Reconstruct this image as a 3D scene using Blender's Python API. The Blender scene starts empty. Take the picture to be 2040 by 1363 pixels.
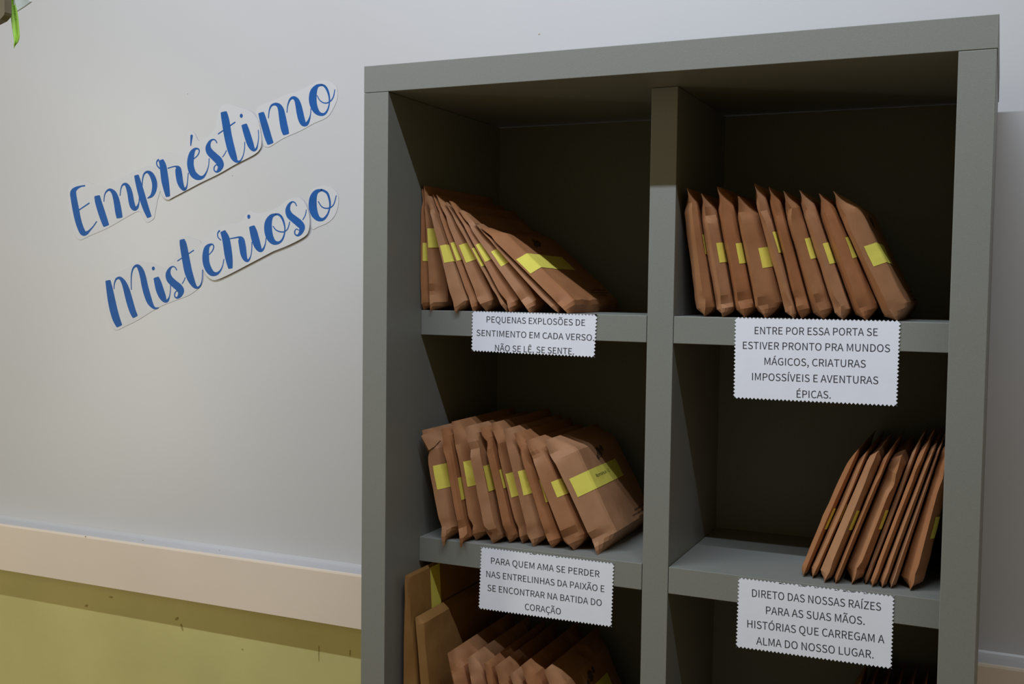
import bpy, math, random
from mathutils import Vector, Matrix, noise
from mathutils.geometry import tessellate_polygon
random.seed(7)
S = bpy.context.scene
COL = S.collection

# ------------------------------------------------------------------ camera
SC = 0.8                       # metres per bookcase width unit
TOPZ = 1.8                     # height of the bookcase
CAM_F = 2160.80254             # focal length in pixels of a 2040 x 1363 frame
CAM_C = Vector((1.0155*SC, -1.62097*SC, TOPZ-0.37397*SC))
YAW, PITCH, ROLL = 0.42247, -0.05246, 0.01306
_f = Vector((-math.sin(YAW)*math.cos(PITCH), math.cos(YAW)*math.cos(PITCH), math.sin(PITCH)))
_r0 = Vector((math.cos(YAW), math.sin(YAW), 0)); _u0 = _r0.cross(_f)
_r = _r0*math.cos(ROLL)+_u0*math.sin(ROLL); _u = _u0*math.cos(ROLL)-_r0*math.sin(ROLL)
cd = bpy.data.cameras.new('camera'); cam = bpy.data.objects.new('camera', cd); COL.objects.link(cam)
cd.sensor_fit = 'HORIZONTAL'; cd.sensor_width = 36; cd.lens = CAM_F/2040*36
cd.clip_start = 0.05
cam.matrix_world = Matrix(((_r.x, _u.x, -_f.x, CAM_C.x), (_r.y, _u.y, -_f.y, CAM_C.y), (_r.z, _u.z, -_f.z, CAM_C.z), (0, 0, 0, 1)))
S.camera = cam

def ray(px, py): return _f+_r*((px-1020)/CAM_F)-_u*((py-681.5)/CAM_F)
def onY(px, py, y): d = ray(px, py); return CAM_C+d*((y-CAM_C.y)/d.y)
def onZ(px, py, z): d = ray(px, py); return CAM_C+d*((z-CAM_C.z)/d.z)
def onX(px, py, x): d = ray(px, py); return CAM_C+d*((x-CAM_C.x)/d.x)
def onPlane(px, py, P, N): d = ray(px, py); return CAM_C+d*((P-CAM_C).dot(N)/d.dot(N))

# ------------------------------------------------------------------ light
world = bpy.data.worlds.new('room_light'); S.world = world; world.use_nodes = True
bg = world.node_tree.nodes['Background']
bg.inputs[0].default_value = (1.0, 0.76, 0.29, 1); bg.inputs[1].default_value = 0.135
def area(name, loc, target, sx, sy, power, color):
    l = bpy.data.lights.new(name, 'AREA'); l.shape = 'RECTANGLE'; l.size = sx; l.size_y = sy
    l.energy = power; l.color = color
    o = bpy.data.objects.new(name, l); COL.objects.link(o); o.location = loc
    o.rotation_euler = (Vector(target)-Vector(loc)).to_track_quat('-Z', 'Y').to_euler()
    return o
# ceiling tubes running parallel to the bookcase
area('ceiling_tube', (0.10, -0.96, 3.05), (0.10, 0.1, 1.45), 2.4, 0.03, 44, (0.82, 0.92, 1.05))
# tall daylit opening to the left
area('daylit_opening', (-2.75, -1.75, 1.40), (-0.8, 0.4, 0.95), 0.35, 1.9, 22, (1.0, 0.97, 0.78))
S.view_settings.view_transform = 'Standard'; S.view_settings.look = 'None'
S.view_settings.gamma = 1; S.view_settings.use_curve_mapping = False
S.view_settings.exposure = 0.0

# ------------------------------------------------------------------ helpers
def empty(name, loc=(0, 0, 0)):
    o = bpy.data.objects.new(name, None); o.empty_display_size = 0.05; COL.objects.link(o); o.location = loc; return o
def tag(o, label=None, cat=None, group=None, kind=None):
    if label: o['label'] = label
    if cat: o['category'] = cat
    if group: o['group'] = group
    if kind: o['kind'] = kind
    return o
def mesh_obj(name, verts, faces, mat, parent=None, smooth=None):
    """verts in world space; a child gets coordinates relative to its root"""
    off = Vector((0, 0, 0)); p = parent
    while p is not None: off += p.location; p = p.parent
    me = bpy.data.meshes.new(name)
    me.from_pydata([tuple(Vector(v)-off) for v in verts], [], faces)
    if isinstance(mat, (list, tuple)):
        for m in mat: me.materials.append(m)
    else: me.materials.append(mat)
    if smooth is not None:
        me.polygons.foreach_set('use_smooth', [True]*len(me.polygons))
        me.set_sharp_from_angle(angle=math.radians(smooth))
    me.validate(); me.update()
    o = bpy.data.objects.new(name, me); COL.objects.link(o); o.parent = parent
    return o
def box(name, a, b, mat, parent=None, bevel=0.0):
    (x0, y0, z0), (x1, y1, z1) = a, b
    v = [(x0,y0,z0),(x1,y0,z0),(x1,y1,z0),(x0,y1,z0),(x0,y0,z1),(x1,y0,z1),(x1,y1,z1),(x0,y1,z1)]
    f = [(0,3,2,1),(4,5,6,7),(0,1,5,4),(1,2,6,5),(2,3,7,6),(3,0,4,7)]
    o = mesh_obj(name, v, f, mat, parent)
    if bevel:
        m = o.modifiers.new('bevel', 'BEVEL'); m.width = bevel; m.segments = 2; m.limit_method = 'ANGLE'
    return o
def slab(loops, normal, thick):
    """flat polygon (list of world-space loops, first outer) extruded along -normal; returns verts, faces"""
    flat = [p for l in loops for p in l]; n = len(flat)
    tri = tessellate_polygon([[Vector(p) for p in l] for l in loops])
    N = Vector(normal)
    ff = []
    for t in tri:
        a, b, c = (flat[i] for i in t)
        if (Vector(b)-Vector(a)).cross(Vector(c)-Vector(a)).dot(N) < 0: t = (t[0], t[2], t[1])
        ff.append(tuple(t))
    if not thick: return [tuple(p) for p in flat], ff
    v = [tuple(p) for p in flat]+[tuple(Vector(p)-N*thick) for p in flat]
    f = list(ff)+[tuple(reversed([i+n for i in t])) for t in ff]
    s = 0
    for l in loops:
        m = len(l)
        for i in range(m):
            a, b = s+i, s+(i+1) % m; f.append((a, a+n, b+n, b))
        s += m
    return v, f

# ------------------------------------------------------------------ materials
def mat(name, color, rough=0.5, spec=0.5, noise_amt=0.0, noise_scale=30.0, bump=0.0, bump_scale=200.0, stretch=None, coord='Object', second=None):
    m = bpy.data.materials.new(name); m.use_nodes = True; nt = m.node_tree; n = nt.nodes; L = nt.links
    b = n['Principled BSDF']; b.inputs['Base Color'].default_value = (*color, 1)
    b.inputs['Roughness'].default_value = rough; b.inputs['Specular IOR Level'].default_value = spec
    tc = n.new('ShaderNodeTexCoord'); mp = n.new('ShaderNodeMapping'); L.new(tc.outputs[coord], mp.inputs[0])
    if stretch: mp.inputs['Scale'].default_value = stretch
    if noise_amt:
        t = n.new('ShaderNodeTexNoise'); t.inputs['Scale'].default_value = noise_scale; t.inputs['Detail'].default_value = 6
        L.new(mp.outputs[0], t.inputs[0])
        r = n.new('ShaderNodeMapRange'); r.inputs['From Min'].default_value = .3; r.inputs['From Max'].default_value = .7
        L.new(t.outputs[0], r.inputs[0])
        mx = n.new('ShaderNodeMix'); mx.data_type = 'RGBA'
        c2 = second if second else tuple(c*(1-noise_amt) for c in color)
        c1 = color if second else tuple(min(1, c*(1+noise_amt)) for c in color)
        mx.inputs[6].default_value = (*c2, 1); mx.inputs[7].default_value = (*c1, 1)
        L.new(r.outputs[0], mx.inputs[0]); L.new(mx.outputs[2], b.inputs['Base Color'])
    if bump:
        t2 = n.new('ShaderNodeTexNoise'); t2.inputs['Scale'].default_value = bump_scale; t2.inputs['Detail'].default_value = 4
        L.new(mp.outputs[0], t2.inputs[0])
        bp = n.new('ShaderNodeBump'); bp.inputs['Strength'].default_value = bump; bp.inputs['Distance'].default_value = 0.002
        L.new(t2.outputs[0], bp.inputs['Height']); L.new(bp.outputs[0], b.inputs['Normal'])
    return m
M_WALL = mat('white_wall_paint', (0.57, 0.56, 0.575), 0.33, 0.45, 0.02, 3, 0.05, 60)
M_LOWER = mat('olive_wall_paint', (0.56, 0.51, 0.21), 0.5, 0.35, 0.06, 6, 0.12, 50)
M_RAIL = mat('cream_rail_paint', (0.78, 0.66, 0.56), 0.45, 0.4, 0.03, 5, 0.04, 40)
M_LAM = mat('grey_laminate', (0.222, 0.225, 0.205), 0.42, 0.42, 0.03, 400, 0.10, 900)
M_BACK = mat('grey_back_board', (0.20, 0.22, 0.215), 0.55, 0.3, 0.04, 300)
M_PAPER = mat('white_paper', (0.84, 0.86, 0.96), 0.7, 0.25, 0.015, 40, 0.05, 90)
M_CUT = mat('white_cutout_paper', (0.62, 0.61, 0.63), 0.42, 0.4, 0.01, 20)
M_EDGE = mat('paper_edge', (0.45, 0.38, 0.28), 0.8, 0.1)
M_BLUE = mat('blue_print', (0.011, 0.100, 0.36), 0.5, 0.2, 0.10, 25)
M_INK = mat('dark_ink', (0.045, 0.045, 0.055), 0.7, 0.2)
M_LABEL = mat('yellow_label_paper', (0.80, 0.70, 0.12), 0.7, 0.2, 0.03, 60, 0.06, 120)
M_LIME = mat('lime_ribbon', (0.36, 0.62, 0.07), 0.5, 0.4)
M_FLOOR = mat('floor_screed', (0.36, 0.25, 0.11), 0.5, 0.4, 0.1, 8)
def kraft(name, c, d):
    return mat(name, c, 0.55, 0.28, 0.1, 22, 0.25, 55, (1, 1, 1), 'Object', d)
KRAFT = [kraft('kraft_paper', (0.43, 0.205, 0.098), (0.34, 0.152, 0.066)),
         kraft('kraft_paper_reddish', (0.41, 0.182, 0.080), (0.33, 0.135, 0.055)),
         kraft('kraft_paper_pale', (0.455, 0.232, 0.120), (0.36, 0.17, 0.082))]
KRAFT_GOLD = kraft('golden_kraft_paper', (0.36, 0.19, 0.065), (0.29, 0.145, 0.045))
M_PRINT = mat('postal_print', (0.085, 0.055, 0.04), 0.7, 0.2)

# ------------------------------------------------------------------ dimensions (metres)
TT, TS = 0.0365, 0.0388                  # top board and side board thickness
REC = 0.0975                             # recess of shelves and divider behind the frame front
SH_T = 0.0359; PITCH_Z = 0.41936*SC
SHELF_Z = [TOPZ-0.42193*SC-k*PITCH_Z for k in range(5)]
XD0, XD1 = 0.47895*SC, (0.47895+0.04466)*SC
DB, DCASE, YW = 0.45547*SC, 0.462*SC, 0.519*SC
RAIL_P = 0.056*SC
W = SC
# ------------------------------------------------------------------ the setting
zt = onY(360, 1095.3, YW-RAIL_P).z; zb = onY(360, 1194.7, YW-RAIL_P).z
struct = []
o = box('wall_back', (-4, YW, zb), (4, YW+0.12, 3.4), M_WALL); tag(o, 'white painted wall behind the grey bookcase', kind='structure')
o = box('wall_lower', (-4, YW, 0), (4, YW+0.12, zb), M_LOWER); tag(o, 'olive yellow painted lower wall below the cream rail', kind='structure')
# cream rail with a rounded top front edge
x0, x1, y0, y1 = -4, 4, YW-RAIL_P, YW
prof = [(y1, zb), (y0, zb), (y0, zt-0.004), (y0+0.001, zt-0.001), (y0+0.004, zt), (y1-0.012, zt), (y1-0.006, zt+0.001), (y1-0.002, zt+0.003), (y1, zt+0.006)]
v = [(x0, a, b) for a, b in prof]+[(x1, a, b) for a, b in prof]; k = len(prof)
f = [(i, (i+1) % k, (i+1) % k+k, i+k) for i in range(k)]+[tuple(range(k)), tuple(reversed(range(k, 2*k)))]
o = mesh_obj('trim_1', v, f, [M_RAIL, M_WALL]); tag(o, 'cream wall rail with a pale top ledge running behind the bookcase', kind='structure')
for p in o.data.polygons:
    if p.index in (4, 5, 6, 7): p.material_index = 1
o = box('floor', (-4, -3.5, -0.05), (4, YW+0.12, 0), M_FLOOR); tag(o, 'floor below the bookcase', kind='structure')
# small scuffs on the wall paint
def wall_mark(px, py, w, h, a=0, y=None, col=M_EDGE, parent=None):
    c = onY(px, py, (y if y else YW)-0.0004); ca, sa = math.cos(a), math.sin(a)
    pts = []
    for i in range(9):
        t = i/9*2*math.pi; rr = 1+0.25*math.sin(3.1*i)
        X, Z = w/2*rr*math.cos(t), h/2*rr*math.sin(t)
        pts.append((c.x+X*ca-Z*sa, c.y, c.z+X*sa+Z*ca))
    v, f = slab([pts], (0, -1, 0), 0)
    return mesh_obj('scuff_mark', v, f, col, parent)
wb = bpy.data.objects['wall_back']; wl = bpy.data.objects['wall_lower']
for a in ((1074, 68, .004, .002, .2), (374, 187, .002, .0015, 0), (463, 350, .0025, .0015, .3), (170, 1069, .003, .003, 0), (285, 1077, .004, .002, 0), (437, 1097, .003, .0015, 0)):
    if a[1] > 1000: wall_mark(*a[:5], y=YW-RAIL_P, parent=bpy.data.objects['trim_1'])
    else: wall_mark(*a, parent=wb)
M_SCUFF = mat('scuff', (0.36, 0.30, 0.10), 0.7, 0.2)
for a in ((352, 1233, .011, .006, .6), (362, 1250, .005, .016, .4), (635, 1299, .0025, .026, 0), (635, 1309, .002, .02, 0), (697, 1301, .003, .012, 0), (221, 1190, .010, .004, 0), (172, 1207, .010, .005, .3), (483, 1294, .005, .003, 0)):
    wall_mark(*a, col=M_SCUFF, parent=wl)

# ------------------------------------------------------------------ bookcase
case = empty('bookcase', (W/2, DCASE/2, 0))
tag(case, 'tall grey laminate bookcase with two columns of open compartments', 'bookcase')
BV = 0.0006
box('top_panel', (0, 0, TOPZ-TT), (W+0.001, DCASE, TOPZ), M_LAM, case, BV)
box('side_panel', (0.0, 0.0004, 0), (TS, DCASE, TOPZ-TT-0.0005), M_LAM, case, BV)
box('side_panel', (W-TS, 0.0004, 0), (W, DCASE, TOPZ-TT-0.0005), M_LAM, case, BV)
ZBOT = SHELF_Z[4]
box('back_panel', (TS, DB, ZBOT-SH_T), (W-TS, DCASE-0.0005, TOPZ-TT-0.0005), M_BACK, case)
box('divider', (XD0, REC, ZBOT), (XD1, DB, TOPZ-TT-0.0005), M_LAM, case, BV)
for z in SHELF_Z[:4]:
    for a, b in ((TS+0.0004, XD0-0.0008), (XD1+0.0008, W-TS-0.0004)):
        box('shelf', (a, REC, z-SH_T), (b, DB, z), M_LAM, case, BV)
box('bottom_panel', (TS, REC, ZBOT-SH_T), (W-TS, DB, ZBOT-0.0003), M_LAM, case, BV)
box('plinth', (TS, REC+0.02, 0), (W-TS, REC+0.038, ZBOT-SH_T), M_LAM, case)

# ------------------------------------------------------------------ lettering outlines (caps of a plain sans, in 1/1000 em)
GLYPH = {'A':(213,['1,0 34,0 59,78 153,78 177,0 211,0 124,257 88,257','67,104 79,144 105,230 106,230 132,144 145,104']),
'B':(230,['35,0 117,0 156,5 187,19 207,42 214,75 210,99 200,117 183,129 162,137 162,138 178,147 190,159 197,176 200,194 193,223 175,242 147,253 111,257 35,257','68,148 68,231 107,231 134,229 153,222 164,209 168,190 164,172 153,159 134,151 106,148','68,26 68,123 112,123 142,120 164,111 178,97 182,76 178,54 164,38 142,29 112,26']),
'C':(223,['132,-5 155,-2 176,5 195,17 211,32 193,53 180,41 166,32 151,26 133,24 100,31 75,52 59,85 54,129 59,172 76,205 101,226 134,233 150,231 164,226 176,219 187,209 204,230 192,242 175,252 156,259 134,261 89,252 53,226 29,184 20,128 29,72 52,31 88,4']),
'D':(241,['35,0 101,0 152,9 190,34 212,75 220,129 212,184 189,224 152,248 99,257 35,257','68,27 68,230 97,230 136,224 165,204 181,172 187,129 181,86 165,54 136,34 97,27']),
'E':(206,['35,0 187,0 187,28 68,28 68,121 165,121 165,149 68,149 68,229 183,229 183,257 35,257']),
'G':(241,['136,-5 161,-2 182,4 201,13 215,25 215,133 131,133 131,106 186,106 186,39 177,33 165,28 153,25 139,24 103,31 76,52 59,85 54,129 60,172 77,205 104,226 139,233 157,231 171,226 184,218 194,209 212,230 199,241 183,251 162,258 138,261 91,252 54,226 29,184 20,128 29,72 53,31 90,4']),
'H':(255,['35,0 68,0 68,121 187,121 187,0 220,0 220,257 187,257 187,149 68,149 68,257 35,257']),
'I':(103,['35,0 68,0 68,257 35,257']),
'J':(187,['83,-5 115,2 137,19 150,44 154,75 154,257 121,257 121,78 119,54 111,37 98,27 80,24 67,25 55,31 45,40 35,53 12,36 25,18 41,6 60,-2']),
'L':(190,['35,0 180,0 180,28 68,28 68,257 35,257']),
'M':(284,['35,0 64,0 64,142 60,218 62,218 82,159 131,26 153,26 201,159 222,218 223,218 219,142 219,0 249,0 249,257 210,257 161,119 143,66 142,66 123,119 74,257 35,257']),
'N':(253,['35,0 66,0 66,135 65,155 64,175 63,195 62,215 63,215 91,162 185,0 218,0 218,257 187,257 187,123 187,103 188,82 190,62 192,42 190,42 162,95 68,257 35,257']),
'O':(260,['130,-5 174,5 209,31 231,74 239,129 231,185 209,226 174,252 130,261 86,252 51,226 28,185 20,129 28,74 51,31 86,5','130,24 98,31 74,52 59,86 54,129 59,172 74,205 98,226 130,233 161,226 185,205 201,172 206,129 201,86 185,52 161,31']),
'P':(222,['35,0 68,0 68,102 110,102 148,107 178,121 198,146 204,181 198,217 178,240 148,253 109,257 35,257','68,129 68,230 104,230 134,228 155,220 168,205 172,181 168,158 156,141 135,132 106,129']),
'Q':(260,['130,22 98,30 74,51 59,85 54,129 59,172 74,205 98,226 130,233 161,226 185,205 201,172 206,129 201,85 185,51 161,30','208,-64 245,-58 239,-34 212,-37 192,-35 174,-29 160,-18 149,-3 186,11 215,39 233,79 239,129 231,185 209,226 174,252 130,261 86,252 51,226 28,185 20,129 27,78 46,38 76,10 114,-4 128,-28 149,-47 176,-60']),
'R':(222,['68,135 68,230 111,230 137,228 157,220 169,206 173,185 169,163 157,147 137,138 111,135','176,0 213,0 147,112 171,122 189,137 201,158 205,185 199,219 180,241 152,253 116,257 35,257 35,0 68,0 68,109 114,109']),
'S':(209,['106,-5 143,1 170,17 188,40 194,68 190,93 178,112 162,126 141,137 104,153 89,159 75,168 65,180 62,196 65,211 75,223 90,230 110,233 127,231 142,226 156,219 168,209 185,230 170,242 152,252 132,259 110,261 77,256 52,242 35,221 29,193 34,169 46,150 63,137 81,127 118,111 135,103 148,94 157,82 161,65 157,48 146,35 130,27 107,24 87,26 68,33 51,43 36,56 17,33 35,18 56,6 80,-2']),
'T':(210,['89,0 121,0 121,229 199,229 199,257 11,257 11,229 89,229']),
'U':(252,['126,-5 163,1 192,20 211,54 218,106 218,257 187,257 187,105 183,66 170,41 150,28 126,24 103,28 84,41 71,66 67,105 67,257 34,257 34,106 41,54 61,20 90,1']),
'V':(201,['82,0 120,0 201,257 168,257 127,118 102,33 101,33 76,118 34,257 0,257']),
'X':(201,['6,0 40,0 77,69 98,111 99,111 121,69 159,0 195,0 120,131 190,257 156,257 121,191 103,153 102,153 82,191 47,257 11,257 81,133']),
'Z':(211,['18,0 195,0 195,28 57,28 193,237 193,257 30,257 30,229 153,229 18,20']),
'Õ':(260,['130,-5 174,5 209,31 231,74 239,129 231,185 209,226 174,252 130,261 86,252 51,226 28,185 20,129 28,74 51,31 86,5','130,24 98,31 74,52 59,86 54,129 59,172 74,205 98,226 130,233 161,226 185,205 201,172 206,129 201,86 185,52 161,31','159,277 175,281 187,290 196,305 199,326 178,327 175,316 171,308 165,303 158,301 146,305 134,315 119,324 100,329 85,325 72,316 64,301 61,281 82,279 84,290 89,298 94,303 102,305 114,301 126,291 140,282']),
'Á':(213,['99,273 159,318 140,340 85,289','1,0 34,0 59,78 153,78 177,0 211,0 124,257 88,257','67,104 79,144 105,230 106,230 132,144 145,104']),
'Í':(103,['35,0 68,0 68,257 35,257','45,273 104,318 86,340 31,289']),
'É':(206,['35,0 187,0 187,28 68,28 68,121 165,121 165,149 68,149 68,229 183,229 183,257 35,257','107,273 166,318 148,340 92,289']),
'Ã':(213,['136,277 151,281 164,290 172,305 175,326 154,327 151,316 147,308 142,303 135,301 122,305 110,315 96,324 77,329 61,325 48,316 40,301 37,281 58,279 61,290 65,298 71,303 77,305 90,301 102,291 117,282','1,0 34,0 59,78 153,78 177,0 211,0 124,257 88,257','67,104 79,144 105,230 106,230 132,144 145,104']),
'Ç':(223,['100,-89 128,-85 148,-78 160,-67 165,-53 163,-42 157,-34 148,-29 136,-25 146,-4 165,0 182,8 197,18 211,32 193,53 180,41 166,32 151,26 133,24 100,31 75,52 59,85 54,129 59,172 76,205 101,226 134,233 150,231 164,226 176,219 187,209 204,230 192,242 175,252 156,259 134,261 89,252 53,226 29,184 20,128 28,74 50,33 83,7 124,-4 110,-34 124,-37 133,-41 138,-47 140,-53 138,-61 131,-66 118,-70 97,-72']),
'Ê':(206,['35,0 187,0 187,28 68,28 68,121 165,121 165,149 68,149 68,229 183,229 183,257 35,257','70,273 113,310 114,310 157,273 171,284 130,328 97,328 56,284']),
'Ó':(260,['130,-5 174,5 209,31 231,74 239,129 231,185 209,226 174,252 130,261 86,252 51,226 28,185 20,129 28,74 51,31 86,5','130,24 98,31 74,52 59,86 54,129 59,172 74,205 98,226 130,233 161,226 185,205 201,172 206,129 201,86 185,52 161,31','123,273 182,318 164,340 109,289']),
'.':(97,['49,-5 58,-3 65,2 70,10 72,20 70,30 65,37 58,42 49,44 40,42 32,37 27,30 26,20 27,10 32,2 40,-3']),
',':(97,['26,-67 48,-54 64,-38 74,-17 77,7 76,22 70,34 62,42 50,44 41,43 33,38 28,31 26,22 28,12 33,5 41,1 50,-1 54,0 51,-15 44,-28 33,-39 19,-48']),
'-':(121,['16,86 106,86 106,110 16,110']),
'a':(197,['76,-5 93,-2 109,3 125,12 139,23 140,23 143,0 169,0 169,117 165,149 154,174 133,189 103,195 81,193 61,187 43,179 29,170 41,148 53,156 67,162 82,167 98,168 117,164 129,154 136,138 137,120 85,111 49,97 28,77 21,49 25,26 36,10 54,-1','85,21 72,23 61,28 54,38 51,51 56,68 70,82 97,92 137,99 137,46 124,35 111,28 98,23']),
'b':(216,['116,-5 147,2 173,22 192,55 199,98 194,138 179,169 155,188 123,195 107,193 92,187 77,179 63,168 64,202 64,279 32,279 32,0 58,0 61,20 62,20 75,9 89,2 102,-3','111,22 100,23 89,27 77,33 64,42 64,142 78,153 90,161 103,166 115,168 138,163 154,149 163,127 165,98 161,66 150,42 132,28']),
'c':(179,['107,-5 124,-3 140,2 155,9 169,19 155,41 145,34 134,28 123,24 110,22 86,27 67,42 55,65 51,95 56,125 68,148 87,163 111,168 122,167 131,164 140,158 149,152 165,173 154,181 142,188 127,193 110,195 75,188 46,169 26,137 18,95 25,53 44,22 72,2']),
'd':(217,['97,-5 114,-2 129,3 143,12 155,22 156,22 159,0 185,0 185,279 153,279 153,206 154,173 142,182 130,189 116,194 101,195 70,188 43,168 25,137 19,95 24,53 40,21 65,2','104,22 82,27 65,42 55,65 51,95 56,125 68,148 85,163 106,168 118,167 130,163 141,157 153,148 153,48 141,37 129,29 117,24']),
'e':(194,['109,-5 127,-3 144,1 158,7 172,15 160,36 149,30 138,25 126,22 113,21 88,26 68,39 55,60 50,88 178,88 179,106 174,143 160,171 136,189 103,195 72,188 44,168 25,137 18,95 25,53 45,22 74,2','49,110 56,135 68,154 85,166 104,169 124,166 139,154 148,136 151,110']),
'f':(114,['12,164 37,164 37,0 69,0 69,164 110,164 110,190 69,190 69,220 71,236 76,248 84,255 96,258 118,252 125,277 93,283 68,279 51,266 41,247 37,221 37,190 12,188']),
'i':(96,['32,0 64,0 64,190 32,190','48,229 57,231 64,235 68,242 70,251 68,259 64,266 57,270 48,271 40,270 33,266 29,259 27,251 29,242 33,235 40,231']),
'l':(99,['66,-5 84,-2 80,23 73,22 64,36 64,279 32,279 32,38 34,20 40,7 51,-2']),
'm':(324,['32,0 64,0 64,138 77,151 89,160 101,165 112,167 128,164 139,155 145,139 147,116 147,0 179,0 179,138 192,151 204,160 216,165 227,167 243,164 254,155 260,139 263,116 263,0 294,0 294,120 291,152 280,176 262,190 237,195 220,192 204,185 189,173 174,159 167,174 156,185 141,192 121,195 105,193 90,186 75,175 62,162 62,162 58,190 32,190']),
'n':(214,['32,0 64,0 64,138 78,151 90,160 103,165 116,167 133,164 144,155 150,139 152,116 152,0 184,0 184,120 181,152 170,176 152,190 126,195 108,193 91,186 76,175 62,162 62,162 58,190 32,190']),
'o':(212,['106,-5 139,2 167,22 187,53 194,95 187,137 167,169 139,188 106,195 73,188 45,169 25,137 18,95 25,53 45,22 73,2','106,22 84,27 66,42 55,65 51,95 55,125 66,148 84,163 106,168 129,163 146,148 157,125 161,95 157,65 146,42 129,27']),
'p':(217,['32,-80 64,-80 64,-16 63,18 76,8 90,1 103,-3 116,-5 147,2 173,22 192,55 199,98 194,138 179,169 155,188 123,195 107,193 91,187 76,178 62,168 62,168 58,190 32,190','111,22 100,23 89,27 77,33 64,42 64,142 78,153 91,161 103,166 115,168 138,163 154,149 163,127 165,98 161,66 150,42 132,28']),
'r':(136,['32,0 64,0 64,122 75,143 87,156 100,164 112,166 131,163 137,191 116,195 101,192 86,184 73,172 62,155 62,155 58,190 32,190']),
's':(164,['82,-5 112,0 133,12 146,30 151,52 146,75 132,90 114,101 93,110 78,116 65,122 56,131 52,143 54,153 61,162 72,168 88,170 100,169 111,165 121,160 131,153 146,173 134,182 120,189 104,193 87,195 59,191 39,179 26,162 22,141 27,120 39,105 57,94 77,86 93,80 107,72 117,63 120,50 118,38 111,29 99,23 83,20 67,22 53,27 39,34 27,43 11,22 26,11 43,3 62,-3']),
't':(132,['92,-5 127,2 121,27 99,21 85,24 76,31 71,42 70,58 70,164 121,164 121,190 70,190 70,244 43,244 40,190 9,188 9,164 38,164 38,59 41,33 50,13 66,0']),
'u':(213,['88,-5 106,-2 122,5 137,16 151,30 152,30 154,0 181,0 181,190 149,190 149,55 136,41 124,31 111,25 97,23 81,26 70,35 64,51 62,74 62,190 29,190 29,70 33,38 44,14 62,0']),
'v':(182,['73,0 111,0 178,190 146,190 110,82 93,26 91,26 74,82 38,190 5,190']),
'ã':(197,['76,-5 93,-2 109,3 125,12 139,23 140,23 143,0 169,0 169,117 165,149 154,174 133,189 103,195 81,193 61,187 43,179 29,170 41,148 53,156 67,162 82,167 98,168 117,164 129,154 136,138 137,120 85,111 49,97 28,77 21,49 25,26 36,10 54,-1','85,21 72,23 61,28 54,38 51,51 56,68 70,82 97,92 137,99 137,46 124,35 111,28 98,23','133,226 150,230 162,241 169,258 172,279 151,280 149,267 146,258 140,252 133,249 120,254 108,266 94,277 76,282 59,278 47,267 40,250 37,229 58,228 60,240 64,250 69,257 77,259 89,254 101,242 115,231']),
'q':(217,['153,-80 185,-80 185,190 159,190 156,172 155,172 143,182 130,189 116,194 101,195 70,188 43,168 25,137 19,95 24,53 40,21 65,2 97,-5 113,-3 128,3 142,12 154,22 153,-13','104,22 82,27 65,42 55,65 51,95 56,125 68,148 85,163 106,168 118,167 130,163 141,157 153,148 153,48 141,37 129,29 117,24']),
'0':(194,['97,-5 130,4 156,29 172,70 177,129 172,187 156,229 130,253 97,261 64,253 39,229 23,187 18,129 23,70 39,29 64,4','97,21 77,28 62,47 52,81 48,129 52,177 62,211 77,230 97,236 117,230 133,211 143,177 146,129 143,81 133,47 117,28']),
'1':(194,['31,0 172,0 172,27 120,27 120,257 96,257 85,251 72,246 58,242 42,238 42,218 88,218 88,27 31,27']),
'2':(194,['15,0 177,0 177,28 106,28 64,25 105,67 137,108 157,147 165,186 159,217 144,241 121,256 90,261 67,259 47,251 30,239 14,224 33,206 44,217 57,227 71,233 86,235 107,231 121,221 130,205 133,185 126,150 104,112 68,68 15,19']),
'3':(194,['92,-5 124,0 151,15 168,38 175,69 170,93 159,112 142,125 120,134 120,136 139,145 153,158 163,176 166,197 160,224 145,244 121,257 91,261 70,259 52,253 35,243 20,231 37,210 48,221 61,228 75,233 90,235 108,232 122,224 130,211 133,195 130,175 118,160 96,149 62,146 62,121 100,117 125,107 138,91 142,70 138,50 128,35 111,25 90,22 70,24 53,31 39,40 27,51 10,31 24,17 42,6 65,-2']),
'4':(194,['119,0 149,0 149,71 183,71 183,96 149,96 149,257 114,257 7,92 7,71 119,71','119,96 40,96 99,184 119,222 121,222 119,175']),
'5':(194,['92,-5 123,1 150,18 169,46 176,83 170,120 153,146 128,160 98,165 87,165 78,163 69,159 60,155 67,229 163,229 163,257 39,257 30,137 47,126 58,133 68,137 78,140 90,141 112,137 129,126 139,107 143,83 139,57 127,38 110,26 89,22 68,24 51,31 37,40 26,50 9,29 24,17 42,6 64,-2']),
'6':(194,['105,-5 134,1 157,18 173,45 179,79 174,114 160,139 137,154 108,159 93,157 77,151 63,141 50,129 56,179 70,212 91,229 116,235 127,234 138,230 148,223 157,215 175,235 163,246 149,254 133,259 114,261 79,254 48,230 27,187 20,123 26,67 44,27 71,3','50,103 63,118 77,128 90,134 103,136 123,132 137,120 146,102 149,79 145,55 136,37 123,25 105,21 84,26 67,42 56,68']),
'7':(194,['69,0 103,0 108,69 119,127 141,182 178,237 178,257 17,257 17,229 142,229 110,178 88,125 75,67']),
'8':(194,['98,-5 131,1 156,15 172,36 178,62 175,85 165,104 151,118 135,129 135,131 147,142 158,156 166,174 169,193 164,220 150,242 128,256 99,261 71,256 49,243 34,222 28,195 31,177 39,161 50,147 63,136 63,135 46,123 31,107 20,88 16,64 22,36 39,15 65,1','116,139 94,149 75,160 62,175 57,195 60,212 69,225 82,234 98,237 117,233 130,224 139,209 142,191 140,177 135,164 127,151','98,19 77,23 60,33 49,48 44,67 47,84 54,100 66,113 80,125 106,114 127,101 142,85 148,63 144,45 134,31 119,22']),
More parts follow.
